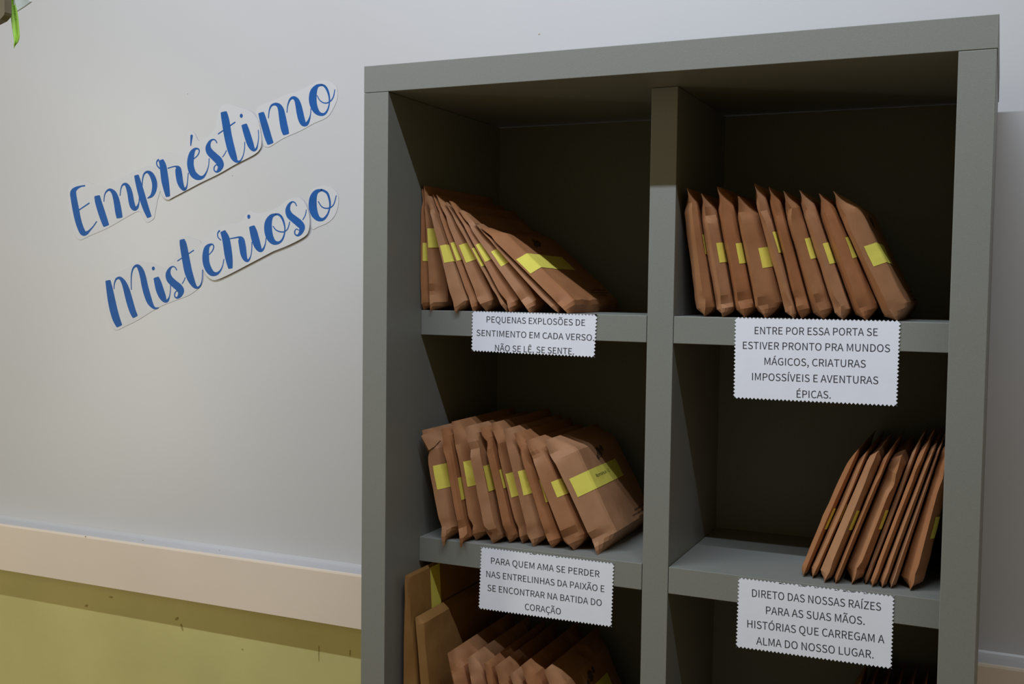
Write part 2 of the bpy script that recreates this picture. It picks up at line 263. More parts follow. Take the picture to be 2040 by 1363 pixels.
'9':(194,['82,-5 117,3 147,28 168,73 175,139 169,193 151,231 123,254 89,261 61,255 37,238 21,212 15,178 20,143 35,118 57,102 86,97 102,100 118,106 132,116 145,129 139,78 125,45 105,28 81,22 69,23 57,27 47,33 38,42 20,22 32,11 46,3 63,-3','145,155 132,140 118,129 105,123 91,121 71,125 57,137 48,155 46,178 49,202 58,220 72,232 89,236 111,231 128,216 139,190'])}
def glyph_loops(ch):
    adv, sp = GLYPH[ch]
    return adv, [[tuple(float(q) for q in p.split(',')) for p in s.split()] for s in sp]
CAPH = 257.0
def text_layout(t):
    """loops of the whole line, grouped per glyph, in em/1000, and its width"""
    x = 0; out = []
    for ch in t:
        if ch == ' ': x += 79; continue
        a, loops = glyph_loops(ch)
        out.append([[(px+x, py) for px, py in l] for l in loops]); x += a
    xs = [p[0] for g in out for l in g for p in l]
    return out, min(xs), max(xs)
def inside(p, loop):
    c = False
    for i in range(len(loop)):
        a, b = loop[i-1], loop[i]
        if (a.y > p.y) != (b.y > p.y) and p.x < (b.x-a.x)*(p.y-a.y)/(b.y-a.y)+a.x: c = not c
    return c
def nest(loops):
    """outer loops, each with the holes inside it"""
    outer = [l for i, l in enumerate(loops) if not any(inside(l[0], m) for j, m in enumerate(loops) if j != i)]
    return [[o]+[l for l in loops if l not in outer and inside(l[0], o)] for o in outer]
def text_mesh(t, fn, x0, x1, cap):
    """fn(X, Z) -> world point; the line spans X from x0 to x1, caps are cap high above Z=0"""
    gl, a, b = text_layout(t); sx = (x1-x0)/(b-a); sz = cap/CAPH
    V, F = [], []
    for g in gl:
        loops = [[Vector(((x-a)*sx+x0, z*sz, 0)) for x, z in l] for l in g]
        for grp in nest(loops):
            flat = [p for l in grp for p in l]; base = len(V)
            V += [fn(p.x, p.y) for p in flat]
            for tr in tessellate_polygon(grp): F.append(tuple(base+i for i in tr))
    return V, F

# ------------------------------------------------------------------ signs on the shelf fronts
def sign(corners, lines, label, teeth=0.0049, y=REC-0.0012):
    P = [onY(x, yy, y) for x, yy in corners]       # TL TR BR BL
    outline = []
    for i in range(4):
        a, b = P[i], P[(i+1) % 4]; d = b-a; n = max(4, round(d.length/teeth)); d2 = d.normalized()
        inn = Vector((d2.z, 0, -d2.x))              # points into the sheet
        for k in range(n):
            t = k/n; outline.append(a+d*t+inn*(0.0 if k else 0.0003)); outline.append(a+d*(t+.5/n)+inn*0.0024)
    root_loc = (P[0]+P[1]+P[2]+P[3])/4
    r = empty('paper_sign', root_loc); tag(r, label, 'sign', 'zigzag-cut white signs stuck on the shelf fronts')
    v, f = slab([[tuple(p) for p in outline]], (0, -1, 0), 0.0006)
    mesh_obj('sheet', v, f, M_PAPER, r)
    for t, (ax, ay), (bx, by), cap in lines:
        A, B = onY(ax, ay, y-0.0002), onY(bx, by, y-0.0002)
        ex = (B-A).normalized(); ez = Vector((-ex.z, 0, ex.x))
        mid = ((ax+bx)/2, (ay+by)/2)
        ch = (onY(mid[0], mid[1]-cap, y)-onY(mid[0], mid[1], y)).length
        V, F = text_mesh(t, lambda X, Z: A+ex*X+ez*Z, 0, (B-A).length, ch)
        mesh_obj('printed_text', V, F, M_INK, r)
    return r
def c1(x, y): return (780+x*.2935, 330+y*.2935)
def c2(x, y): return (1310+x*.3669, 330+y*.3669)
def c3(x, y): return (800+x*.2568, 780+y*.2568)
def c4(x, y): return (1300+x*.413, 800+y*.413)
def c5(x, y): return (720+x*.2843, 1060+y*.2843)
def c6(x, y): return (880+x*.1961, 1240+y*.1961)
sign([c1(545,985), c1(1398,1010), c1(1380,1305), c1(540,1262)],
     [('PEQUENAS EXPLOSÕES DE', c1(645,1064), c1(1313,1088), 12.3), ('SENTIMENTO EM CADA VERSO.', c1(576,1155), c1(1375,1190), 12.3), ('NÃO SE LÊ, SE SENTE.', c1(702,1257), c1(1238,1283), 12.3)],
     'smallest white zigzag sign, three lines starting PEQUENAS EXPLOSÕES, under the top left compartment')
sign([c2(418,822), c2(1322,840), c2(1303,1310), c2(410,1265)],
     [('ENTRE POR ESSA PORTA SE', c2(527,915), c2(1195,925), 14.7), ('ESTIVER PRONTO PRA MUNDOS', c2(463,995), c2(1262,1013), 14.7), ('MÁGICOS, CRIATURAS', c2(580,1082), c2(1130,1097), 14.7),
      ('IMPOSSÍVEIS E AVENTURAS', c2(513,1165), c2(1198,1187), 14.7), ('ÉPICAS.', c2(755,1260), c2(940,1265), 14.7)],
     'largest white zigzag sign, five lines starting ENTRE POR ESSA, under the top right compartment')
sign([c5(835,103), c5(1773,218), c5(1755,670), c5(818,540)],
     [('PARA QUEM AMA SE PERDER', c5(908,222), c5(1668,318), 12.6), ('NAS ENTRELINHAS DA PAIXÃO E', c5(875,315), c5(1702,422), 12.6), ('SE ENCONTRAR NA BATIDA DO', c5(883,412), c5(1683,520), 12.6), ('CORAÇÃO', c5(1145,545), c5(1397,580), 12.6)],
     'white zigzag sign starting PARA QUEM AMA, under the middle left compartment')
sign([c4(412,848), c4(1168,937), c4(1155,1293), c4(400,1187)],
     [('DIRETO DAS NOSSAS RAÍZES', c4(480,942), c4(1102,1010), 15.4), ('PARA AS SUAS MÃOS.', c4(547,1025), c4(1023,1078), 15.4), ('HISTÓRIAS QUE CARREGAM A', c4(457,1090), c4(1118,1167), 15.4), ('ALMA DO NOSSO LUGAR.', c4(500,1172), c4(1066,1240), 15.4)],
     'white zigzag sign starting DIRETO DAS NOSSAS, under the middle right compartment')

# ------------------------------------------------------------------ brush lettering on cut-out papers
def catmull(pts, n=6):
    out = []
    for i in range(len(pts)-1):
        p0 = pts[max(0, i-1)]; p1 = pts[i]; p2 = pts[i+1]; p3 = pts[min(len(pts)-1, i+2)]
        for k in range(n):
            t = k/n
            out.append(tuple(0.5*((2*b)+(-a+c)*t+(2*a-5*b+4*c-d)*t*t+(-a+3*b-3*c+d)*t**3) for a, b, c, d in zip(p0, p1, p2, p3)))
    out.append(tuple(pts[-1])); return out
def stroke_poly(pts, scale, off):
    """variable-width stroke -> verts (photo pixels) and faces"""
    q = catmull(pts) if len(pts) > 1 else pts
    L, R = [], []; n = len(q)
    V = []
    for i, (x, y, w) in enumerate(q):
        a = q[max(0, i-1)]; b = q[min(n-1, i+1)]
        dx, dy = b[0]-a[0], b[1]-a[1]; l = math.hypot(dx, dy) or 1; nx, ny = -dy/l, dx/l
        V.append((x+nx*w/2, y+ny*w/2)); V.append((x-nx*w/2, y-ny*w/2))
    F = [(2*i, 2*i+1, 2*i+3, 2*i+2) for i in range(n-1)]
    for (i, j, s) in ((0, 1, -1), (n-1, n-2, -1)):
        x, y, w = q[i]; dx, dy = x-q[j][0], y-q[j][1]; l = math.hypot(dx, dy) or 1; dx /= l; dy /= l
        ext = w*(0.22 if w > 45 else 0.5)
        base = len(V); K = 9
        for k in range(K+1):
            t = -math.pi/2+math.pi*k/K; c, s_ = math.cos(t), math.sin(t)
            pw = 0.55 if w > 45 else 1.0
            c2_ = math.copysign(abs(c)**pw, c); s2_ = math.copysign(abs(s_)**pw, s_)
            V.append((x+dx*ext*c2_-dy*w/2*s2_, y+dy*ext*c2_+dx*w/2*s2_))
        F.append(tuple(range(base, base+K+1)))
    return [(off[0]+x*scale, off[1]+y*scale) for x, y in V], F
def dot_poly(x, y, w, h, scale, off):
    V = [(off[0]+scale*(x+w/2*math.cos(i/12*2*math.pi)), off[1]+scale*(y+h/2*math.sin(i/12*2*math.pi))) for i in range(12)]
    return V, [tuple(range(12))]
CA = (.14674, (130, 300)); CB = (.14674, (290, 220)); CC = (.1174, (400, 170)); CDD = (.1394, (500, 150))
CE = (.14674, (200, 480)); CF = (.14674, (340, 430)); CG = (.15407, (480, 360))
LET = {
'E': (CA, [[(262,478,20),(205,488,24),(140,520,52),(108,570,82),(118,665,85),(145,810,90),(172,940,86),(207,1050,84),(245,1118,80),(290,1118,50),(330,1085,26),(380,1030,17),(425,965,14)], [(190,805,16),(322,716,18)]]),
'm1': (CA, [[(434,628,80),(450,700,90),(490,830,96),(530,950,92),(552,1010,84)],
     [(525,690,12),(532,610,14),(560,555,22),(605,532,36),(655,570,62),(685,640,78),(705,730,86),(722,830,90),(735,900,84)],
     [(744,610,12),(755,520,14),(780,466,24),(820,458,42),(853,500,62),(878,580,72),(895,680,76),(915,755,74),(942,790,58),(975,772,40),(995,725,20),(1003,680,13),(1003,600,12)]]),
'p': (CA, [[(968,345,64),(985,410,76),(1020,540,88),(1060,680,90),(1100,800,82),(1138,895,66)],
     [(1042,500,12),(1050,390,16),(1070,320,22),(1112,290,34),(1160,315,58),(1198,385,70),(1214,470,70),(1200,560,60),(1168,618,40),(1120,645,16)]]),
'r1': (CB, [[(190,788,16),(158,750,16),(150,705,16),(172,672,26)], [(213,686,72),(235,750,90),(250,850,98),(265,960,100),(285,1070,84),(302,1160,62)],
     [(305,785,16),(360,768,16),(412,762,24),(440,790,76),(452,870,90),(466,960,86),(490,1030,68),(522,1072,44),(550,1052,28),(565,1000,14),(575,900,12),(580,850,12)]]),
'e1': (CB, [[(655,658,14),(705,612,16),(728,560,16),(716,524,20),(672,524,34),(635,570,66),(614,650,86),(610,750,90),(640,850,90),(690,900,84),(742,915,58),(790,895,34),(830,830,18),(855,750,12),(863,655,12)], [(625,345,34),(613,475,14)]]),
's1': (CB, [[(968,440,14),(945,403,16),(908,397,22),(870,430,38),(850,500,72),(872,565,95),(932,625,102),(990,682,105),(1022,740,82),(1003,800,58),(965,835,26),(932,812,16),(933,768,16),(960,738,14),(985,760,12)], [(1045,632,12),(1075,590,12),(1097,545,12)]]),
't1': (CB, [[(1063,35,88),(1075,90,100),(1092,180,106),(1112,310,106),(1137,430,106),(1165,540,104),(1200,640,84),(1238,692,42),(1288,682,20),(1325,610,13),(1343,520,12),(1346,430,12)], [(988,318,16),(1212,162,18)]]),
'i1': (CC, [[(740,680,100),(768,770,112),(802,880,116),(838,990,112),(872,1065,86),(905,1098,52),(942,1075,34),(966,1000,18),(980,880,14),(975,762,14)]], [(687,517,52,72)]),
'm2': (CDD, [[(147,548,84),(165,610,95),(200,730,102),(240,870,102),(274,965,94)],
     [(250,610,12),(260,510,16),(287,440,26),(337,413,38),(392,430,60),(427,490,84),(447,590,98),(466,700,106),(484,780,106),(498,830,92)],
     [(514,530,12),(525,430,16),(557,348,28),(603,320,44),(648,350,66),(675,420,84),(698,530,96),(722,630,94),(752,690,80),(795,692,54),(828,640,30),(850,560,14),(856,480,12)]]),
'o1': (CDD, [[(1010,136,28),(945,155,50),(898,225,95),(882,320,110),(892,420,104),(928,505,84),(980,552,56),(1045,555,36),(1092,500,24),(1118,410,18),(1118,310,24),(1092,215,32),(1052,155,32),(1005,136,28)],
     [(945,290,12),(975,347,14),(1022,387,16),(1080,397,18),(1140,365,18),(1180,300,16),(1197,205,12)]]),
'M': (CE, [[(104,550,72),(125,660,90),(150,800,102),(180,940,106),(215,1060,102),(252,1145,86)],
     [(185,650,12),(190,580,16),(217,517,26),(265,505,40),(310,555,62),(345,635,80),(375,740,90),(405,850,92),(440,960,86),(468,1020,78)],
     [(420,660,12),(418,540,14),(426,430,18),(456,358,26),(505,340,46),(550,400,72),(580,500,82),(605,620,86),(635,730,86),(670,830,76),(712,895,44),(745,915,28),(785,908,12)]]),
'i2': (CE, [[(760,510,78),(780,570,96),(805,660,106),(840,750,96),(872,805,64),(908,812,40),(936,760,16),(950,680,12),(952,600,12)]], [(718,374,42,54)]),
's2': (CE, [[(1035,395,14),(1012,358,14),(975,350,20),(938,385,38),(920,450,70),(942,520,92),(1000,580,98),(1060,630,102),(1094,680,86),(1078,740,58),(1042,773,28),(1010,755,16),(1012,708,16),(1038,680,12),(1060,700,12)], [(1110,580,12),(1135,540,12),(1150,500,12)]]),
't2': (CF, [[(157,335,74),(170,390,94),(190,500,102),(215,640,106),(240,760,106),(278,870,92),(325,955,56),(370,975,28),(410,930,16),(428,850,12),(432,735,12)], [(94,612,14),(310,470,16)]]),
'e2': (CF, [[(525,525,12),(568,472,16),(584,420,16),(567,388,20),(522,400,42),(488,445,72),(476,540,90),(482,640,92),(516,730,90),(562,782,74),(620,788,46),(670,750,24),(705,680,14),(722,590,12)]]),
'r2': (CF, [[(680,330,14),(643,290,14),(638,240,16),(660,205,24)], [(712,222,78),(745,300,102),(765,400,106),(782,520,106),(797,620,90),(810,705,62)],
     [(810,310,16),(870,300,18),(922,292,26),(955,322,82),(975,420,92),(990,520,84),(1015,590,58),(1050,608,34),(1085,550,14),(1100,460,12),(1102,360,12)]]),
'i3': (CF, [[(1105,155,82),(1125,220,100),(1150,320,106),(1182,415,92),(1220,468,56),(1258,448,28),(1285,380,14),(1295,300,12)]], [(1060,12,42,60)]),
'o2': (CG, [[(450,435,26),(392,462,55),(355,540,92),(352,640,102),(373,730,94),(418,792,70),(475,805,40),(525,775,26),(556,710,20),(568,630,16),(558,555,22),(530,480,28),(490,440,28),(450,435,26)],
     [(415,590,12),(450,635,14),(502,660,16),(560,660,16),(605,620,14),(630,535,12)]]),
's3': (CG, [[(718,325,12),(700,288,14),(665,274,20),(625,310,38),(606,380,64),(632,450,86),(690,500,92),(750,550,96),(788,600,80),(776,665,54),(738,708,28),(700,693,16),(697,650,16),(720,625,12),(745,640,12)], [(800,505,12),(832,445,12),(845,378,10)]]),
'o3': (CG, [[(1045,120,28),(975,145,58),(935,220,92),(928,330,106),(952,430,94),(1000,492,64),(1060,500,38),(1108,455,26),(1138,390,20),(1152,310,22),(1140,225,26),(1110,155,30),(1045,120,28)],
     [(1000,270,12),(1040,332,14),(1090,357,16),(1150,350,18),(1200,305,14),(1232,195,12)]]),
}
def cutout(outline, letters, label, curl=0.0, slope=0.42):
    anchor = min(outline, key=lambda p: p[1]); ox = sum(p[0] for p in outline)/len(outline); oy = sum(p[1] for p in outline)/len(outline)
    P0 = onY(anchor[0], anchor[1], YW-0.0008)
    # plane through the upper edge, parallel to the writing line; its lower edge stands off the wall
    e = Vector((math.cos(slope), 0, math.sin(slope))); d = Vector((math.sin(slope), 0, -math.cos(slope)))+Vector((0, -curl, 0))
    N = e.cross(d).normalized()
    if N.y > 0: N = -N
    # move the plane so that no part of the sheet is inside the wall
    pts = [onPlane(x, y, P0, N) for x, y in outline]
    worst = max(p.y for p in pts)
    P0 = P0-Vector((0, max(0, worst-(YW-0.0006)), 0))
    sm = [(x, y) for x, y, _ in catmull([(x, y, 0) for x, y in outline]+[(*outline[0], 0)], 3)][:-1]
    pts = [onPlane(x, y, P0, N) for x, y in sm]
    r = empty('lettering_cutout', onPlane(ox, oy, P0, N)); tag(r, label, 'wall lettering', 'cut-out paper lettering on the wall')
    v, f = slab([[tuple(p) for p in pts]], N, 0.0004)
    mesh_obj('paper', v, f, M_CUT, r)
    for kx, name in enumerate(letters):
        g = LET[name]; (sc, off) = g[0]; V, F = [], []; lv = 0
        parts = [stroke_poly(s, sc, off) for s in g[1]]+[dot_poly(*d_, sc, off) for d_ in (g[2] if len(g) > 2 else [])]
        for pv, pf in parts:
            b = len(V); lv += 1
            Q = P0+N*(0.00015+0.00003*lv+0.00001*kx)
            V += [onPlane(x, y, Q, N) for x, y in pv]; F += [tuple(b+i for i in t) for t in pf]
        mesh_obj('printed_letter', V, F, M_BLUE, r)
    return r
cutout([(136,376),(142,364),(156,358),(172,361),(200,369),(239,354),(288,332),(306,334),(318,350),(321,372),(314,398),(309,424),(306,436),(294,443),(286,436),(277,421),(250,434),(215,454),(178,470),(159,478),(148,466),(142,439),(136,405)],
       ['E', 'm1', 'p'], 'paper cut-out with the blue letters Emp, start of the upper word')
cutout([(311,340),(307,322),(314,309),(330,304),(352,306),(366,296),(372,268),(380,262),(388,266),(396,281),(414,272),(428,256),(434,230),(440,212),(455,208),(478,214),(500,222),(514,240),(519,262),(521,285),(517,298),(505,309),(470,327),(435,347),(400,364),(370,380),(345,393),(334,398),(324,391),(316,370)],
       ['r1', 'e1', 's1', 't1', 'i1'], 'paper cut-out with the blue letters résti, middle of the upper word, lower edge lifting', 0.022)
cutout([(510,224),(514,213),(532,205),(552,197),(570,189),(598,180),(625,166),(637,161),(651,160),(664,166),(671,176),(672,195),(664,216),(651,234),(625,246),(600,260),(564,276),(540,291),(531,293),(524,288),(517,265)],
       ['m2', 'o1'], 'paper cut-out with the blue letters mo, end of the upper word')
cutout([(205,565),(210,549),(228,543),(251,535),(273,521),(303,524),(325,533),(341,522),(352,508),(354,490),(357,475),(366,470),(382,474),(398,480),(404,497),(402,518),(405,540),(404,560),(395,575),(375,589),(354,597),(317,612),(276,637),(250,650),(231,658),(221,646),(212,612),(207,588)],
       ['M', 'i2', 's2', 't2'], 'paper cut-out with the blue letters Mist, start of the lower word')
cutout([(400,520),(398,500),(403,482),(412,472),(428,460),(444,450),(465,447),(482,441),(489,428),(498,420),(510,424),(526,424),(554,413),(570,400),(585,395),(600,396),(612,414),(617,437),(615,459),(606,472),(576,488),(549,499),(540,503),(487,531),(450,550),(428,558),(414,552),(405,538)],
       ['e2', 'r2', 'i3', 'o2', 's3'], 'paper cut-out with the blue letters erios, middle of the lower word, lower edge lifting', 0.035)
cutout([(619,430),(614,412),(614,392),(621,379),(634,372),(648,370),(664,376),(673,388),(674,406),(669,425),(661,437),(649,446),(634,452),(624,457),(619,450)],
       ['o3'], 'paper cut-out with the single blue letter o, end of the lower word', 0.0)

# ------------------------------------------------------------------ envelopes
class Env:
    """padded kraft envelope standing on its long edge; u runs into the shelf, v up the front edge, n across the thickness"""
    def __init__(s, base, top, T, B=0.25, seed=0, gu=None, gt=0.030, gb=None, skew=0.0, yaw=0.0, droop=0.0, over=0.0, kink=1.0, rough=1.0, k=0.5, blunt=None):
        s.o = Vector(base); d = Vector(top)-s.o; s.H = d.length; s.v = d/s.H
        s.u = Vector((math.sin(yaw), math.cos(yaw), 0)); s.u = (s.u-s.v*s.u.dot(s.v)).normalized()
        s.n = s.v.cross(s.u).normalized()
        if s.n.x < 0: s.n = -s.n
        s.T, s.B, s.seed = T, B, seed
        s.hr, s.hl = T*k, T*(1-k)          # the front ridge need not sit in the middle
        s.gu = gu if gu else max(0.008, 0.72*T); s.gt, s.gb = gt, (gb if gb else max(0.008, 0.40*T))
        s.skew, s.droop, s.over, s.kink, s.rough = skew, droop, over, kink, rough
        rnd = random.Random(seed*7+1)
        s.vk = s.H*rnd.uniform(0.09, 0.15); s.kn = rnd.uniform(-0.16, 0.16); s.ku = rnd.uniform(0.08, 0.26)
        s.vk2 = s.H*rnd.uniform(0.78, 0.9); s.kn2 = rnd.uniform(-0.15, 0.15); s.ku2 = rnd.uniform(0.0, 0.22)
        s.planes = []; s.zmin = None
        s.blunt = blunt if blunt is not None else (rnd.choice((0.0, 0.3, 0.6, 0.8)) if rough > 0.6 else 0.2)
        s.bend = rnd.uniform(-0.0015, 0.0015)
    def P(s, u, v, side, off=0.0):
        H, B, T = s.H, s.B, s.T
        def ramp(t, g, k=0.07):
            if t <= 0: return 0.0
            t = t/g
            return min(1.0, t) if t < 1-k else (1.0 if t > 1+k else 1-(1+k-t)**2/(4*k))
        a = ramp(u, s.gu)*ramp(B-u, 0.03); b = ramp(v, s.gb)*ramp(H-v, s.gt, 0.12)
        # the ridge keeps some fullness towards the seams
        h = (s.hr if side > 0 else s.hl)*a*b
        w = max(0.0, 1-u/s.gu)
        tri = lambda c, r: max(0.0, 1-abs(v-c)/r)
        du = w*T*(s.ku*s.kink*tri(s.vk, 0.07*H)+s.ku2*s.kink*tri(s.vk2, 0.06*H))
        if v < s.gb*1.6: du += w*(s.gb*1.6-v)*s.blunt
        dn = w*T*(s.skew+s.kn*s.kink*tri(s.vk, 0.07*H)+s.kn2*s.kink*tri(s.vk2, 0.08*H))*min(1, v/s.gb)*min(1.0, (H-v)/s.gt+0.3)
        q = Vector((u*26+s.seed*3.7, v*26, side*5.1+s.seed*1.3))
        nz = noise.noise(q)*0.0013+noise.noise(q*2.6)*0.0007
        # sharper crumples near top and bottom ends
        ew = math.exp(-(v/(0.10*H)))+math.exp(-((H-v)/(0.10*H)))
        ridge = 1-abs(noise.noise(q*1.5+Vector((3, 9, 1))))*3.0
        nz += ew*0.0030*max(-1.0, ridge)*s.rough*1.15
        nz *= min(1.0, a*b*2.0)
        du += noise.noise(Vector((s.seed*2.1, v*40, 0.5)))*0.0010*w*s.rough
        bow = s.bend*math.sin(math.pi*v/H)
        p = s.o+s.u*(u+du)+s.v*v+s.n*(side*(h+nz*0.8+off)+dn+bow)
        # paper gives way where it meets a neighbour, a panel or the shelf
        m = 0.0011-off
        for pt, n in s.planes:
            d = (p-pt).dot(n)
            if d < m: p += n*(m-d)
        if s.zmin is not None and p.z < s.zmin+0.0004: p.z = s.zmin+0.0004
        if s.droop and p.y < REC-0.002 and v < 0.2*H:
            p.z -= s.droop*min(1.0, (REC-0.002-p.y)/0.004)*(1-v/(0.2*H))
        return p
    def us(s):
        g, B = s.gu, s.B
        l = [0, .2*g, .45*g, .7*g, .92*g, 1.06*g, 1.25*g]; x = 1.25*g
        while x < B-0.045: x += 0.012; l.append(x)
        return l+[B-0.03, B-0.015, B]
    def vs(s):
        H = s.H; l = [0]; x = 0
        while x < 0.2*H: x += 0.0055; l.append(x)
        while x < 0.74*H: x += 0.009; l.append(x)
        while x < H-0.006: x += 0.0055; l.append(x)
        return l+[H]
    def body(s):
        U, V = s.us(), s.vs(); nu, nv = len(U), len(V); verts, faces = [], []
        idx = {}
        for side in (1, -1):
            for j, v in enumerate(V):
                for i, u in enumerate(U):
                    rim = i in (0, nu-1) or j in (0, nv-1)
                    if side == -1 and rim: idx[(side, i, j)] = idx[(1, i, j)]; continue
                    idx[(side, i, j)] = len(verts)
                    verts.append(s.P(u, v, side))
            for j in range(nv-1):
                for i in range(nu-1):
                    q = (idx[(side, i, j)], idx[(side, i+1, j)], idx[(side, i+1, j+1)], idx[(side, i, j+1)])
                    faces.append(q if side == -1 else tuple(reversed(q)))
        return verts, faces
    def patch(s, u0, u1, v0, v1, side=1, off=0.0006, slant=0.0, clampend=0.0):
        U = [u0]+[u for u in s.us() if u0+1e-4 < u < u1-1e-4]+[u1]
        W = [v0]+[v for v in s.vs() if v0+1e-4 < v < v1-1e-4]+[v1]
        if slant: W = [v0+(v1-v0)*j/8 for j in range(9)]
        n, m = len(U)-1, len(W)-1; V, F = [], []
        for v in W:
            for u in U: V.append(s.P(max(u, 0.0003), v+slant*(u-u0), side, off))
        for j in range(m):
            for i in range(n): a = j*(n+1)+i; q = (a, a+1, a+n+2, a+n+1); F.append(tuple(reversed(q)) if side == 1 else q)
        return V, F
    def text(s, t, u0, u1, v0, cap, side=1, off=0.0010):
        return text_mesh(t, lambda X, Z: s.P(X, v0+Z, side, off), u0, u1, cap)

ENVS = []
def envelope(e, material, label, group, lab=None, name='kraft_envelope', text=None, prints=False, flap=False):
    root = empty(name, tuple(e.o+e.u*(e.B/2))); tag(root, label, 'envelope', group)
    V, F = e.body(); mesh_obj('envelope_body', V, F, material, root, smooth=13)
    if lab:
        u0, u1, f0, f1 = lab[:4]
        V, F = e.patch(u0, u1, f0*e.H, f1*e.H, slant=(lab[4] if len(lab) > 4 else 0)); lb = mesh_obj('yellow_label', V, F, M_LABEL, root)
        if text:
            w = 0.058; um = u0+0.042; h = (f1-f0)*e.H
            V, F = e.text(text, um, um+w, f0*e.H+0.50*h, 0.0050); mesh_obj('label_text', V, F, M_INK, lb)
    if prints:
        # faint postal printing: round emblem high up, three lines of small print low down
        V, F = [], []
        for k, (a, b) in enumerate(((0.130, 0.190), (0.115, 0.188), (0.135, 0.180))):
            x = a; rr = random.Random(k)
            while x < b:
                w = rr.uniform(0.003, 0.008)
                pv, pf = e.patch(x, min(x+w, b), 0.100*e.H+0.006*(2-k), 0.100*e.H+0.006*(2-k)+0.0016, off=0.0008)
                o_ = len(V); V += pv; F += [tuple(o_+i for i in q) for q in pf]; x += w+0.0015
        mesh_obj('small_print', V, F, M_PRINT, root)
        V, F = [], []
        cu, cv, rad = 0.100, 0.74*e.H, 0.014
        for (ru, rv, r0) in ((0, 0, 0.010), (0.016, 0.004, 0.006), (-0.014, -0.006, 0.005)):
            o_ = len(V); V.append(e.P(cu+ru, cv+rv, 1, 0.0010)); K = 14
            for k in range(K): V.append(e.P(cu+ru+r0*math.cos(k/K*2*math.pi)*(1 if k % 2 else .7), cv+rv+r0*math.sin(k/K*2*math.pi)*(1 if k % 2 else .7), 1, 0.0010))
            F += [(o_, o_+1+k, o_+1+(k+1) % K) for k in range(K)]
        mesh_obj('printed_emblem', V, F, M_PRINT, root)
    if flap:
        # torn flap folded over the top of the front edge
        H = e.H; pts = []
        for side, u, v in ((-1, e.gu*1.0, H*0.99), (-1, e.gu*0.9, H*0.88), (-1, e.gu*0.35, H*0.80), (1, 0.0003, H*0.815), (1, e.gu*0.35, H*0.835), (1, e.gu*0.65, H*0.86), (1, e.gu*0.95, H*0.88), (1, e.gu*1.1, H*0.99)):
            pts.append(e.P(u, v, side, 0.0)+Vector((0, -0.004, 0)))
        c = e.P(0.0003, H*0.95, 1)+Vector((0, -0.006, 0))
        V = [c]+pts; n = len(pts); F = [(0, i+1, i+2) for i in range(n-1)]+[(0, n, 1)]
        o = mesh_obj('torn_flap', V, F, material, root)
        m = o.modifiers.new('thickness', 'SOLIDIFY'); m.thickness = 0.0005; m.offset = 0
    return root

def wedge(a, b, ra, lb):
    """plane between two neighbouring front edges a, b = (bottom, top): point and normal towards b"""
    k = ra/(ra+lb); p = a[0].lerp(b[0], k); q = a[1].lerp(b[1], k); d = (q-p).normalized()
    n = Vector((d.z, 0, -d.x)).normalized()
    return p, (n if n.x > 0 else -n)
def confine(envs, lines, Ts, xlo, xhi, zs):
    for k, e in enumerate(envs):
        e.zmin = zs
        e.planes = [(Vector((xlo-0.0008, 0, 0)), Vector((1, 0, 0))), (Vector((xhi+0.0008, 0, 0)), Vector((-1, 0, 0)))]
        if k: p, n = wedge(lines[k-1], lines[k], envs[k-1].hr, e.hl); e.planes.append((p, n))
        if k < len(envs)-1: p, n = wedge(lines[k], lines[k+1], e.hr, envs[k+1].hl); e.planes.append((p, -n))
def fit_T(lines, Ts, frm=0.12, to=0.8, minT=0.0035):
    """trim thicknesses so that neighbours do not run into each other"""
    T = list(Ts)
    for i in range(len(lines)-1):
        (a0, a1), (b0, b1) = lines[i], lines[i+1]; g = 1e9
        d = (a1-a0).normalized(); n = Vector((d.z, 0, -d.x))
        if n.x < 0: n = -n
        for t in (frm, .3, .5, to):
            p = a0.lerp(a1, t); q = b0.lerp(b1, t); g = min(g, abs((q-p).dot(n)))
        tot = (T[i]+T[i+1])/2
        if tot > g*1.04:
            k = g*1.04/tot; T[i] *= k; T[i+1] = max(minT, T[i+1]*k)
    return [max(minT, t) for t in T]

def row(cfn, data, zs, yset, B, seed0, group, labels, gold=None, ymin=REC-0.012, minT=0.0035, cap=1.0, xmax=None, **kw):
    lines = []; info = []
    for k, d in enumerate(data):
        b, t = cfn(*d[0]), cfn(*d[1])
        if yset is not None:
            y = yset if not isinstance(yset, list) else yset[k]
            pb = onY(*b, y); droop = max(0.0, zs-pb.z); pb.z = zs
        else:
            pb = onZ(*b, zs)
            y = pb.y; droop = 0
            if y < ymin:
                y = ymin; pb = onY(*b, y); droop = min(0.007, max(0, zs-pb.z)); pb.z = zs
        pt = onY(*t, y)
        if xmax and pt.x > xmax: pt.x = xmax
        pb.z += 0.0006
        if cfn in (c1, c3): pb.x = max(pb.x, TS+d[2]*(1-kw.get('k', .5))); pt.x = max(pt.x, TS+d[2]*0.3)
        lines.append((pb, pt)); info.append((y, droop))
    Ts = [d[2]*1.08 for d in data]; es = []
    for k, d in enumerate(data):
        opt = d[4] if len(d) > 4 else {}
        y, droop = info[k]
        o2 = dict(kw); o2.update({a: b for a, b in opt.items() if a not in ('mat', 'text', 'prints', 'flap', 'B')})
        e = Env(lines[k][0], lines[k][1], Ts[k], opt.get('B', B), seed0+k, droop=droop, over=(0.02 if droop else 0), **o2)
        es.append(e)
    xlo, xhi = (TS, XD0) if cfn in (c1, c3) else (XD1, W-TS)
    confine(es, lines, Ts, xlo, xhi, zs)
    for k, d in enumerate(data):
        opt = d[4] if len(d) > 4 else {}; e = es[k]
        envelope(e, opt.get('mat', KRAFT[(seed0+k*2) % 3]), labels[k], group, d[3], text=opt.get('text'), prints=opt.get('prints', False), flap=opt.get('flap', False))
        ENVS.append(e)

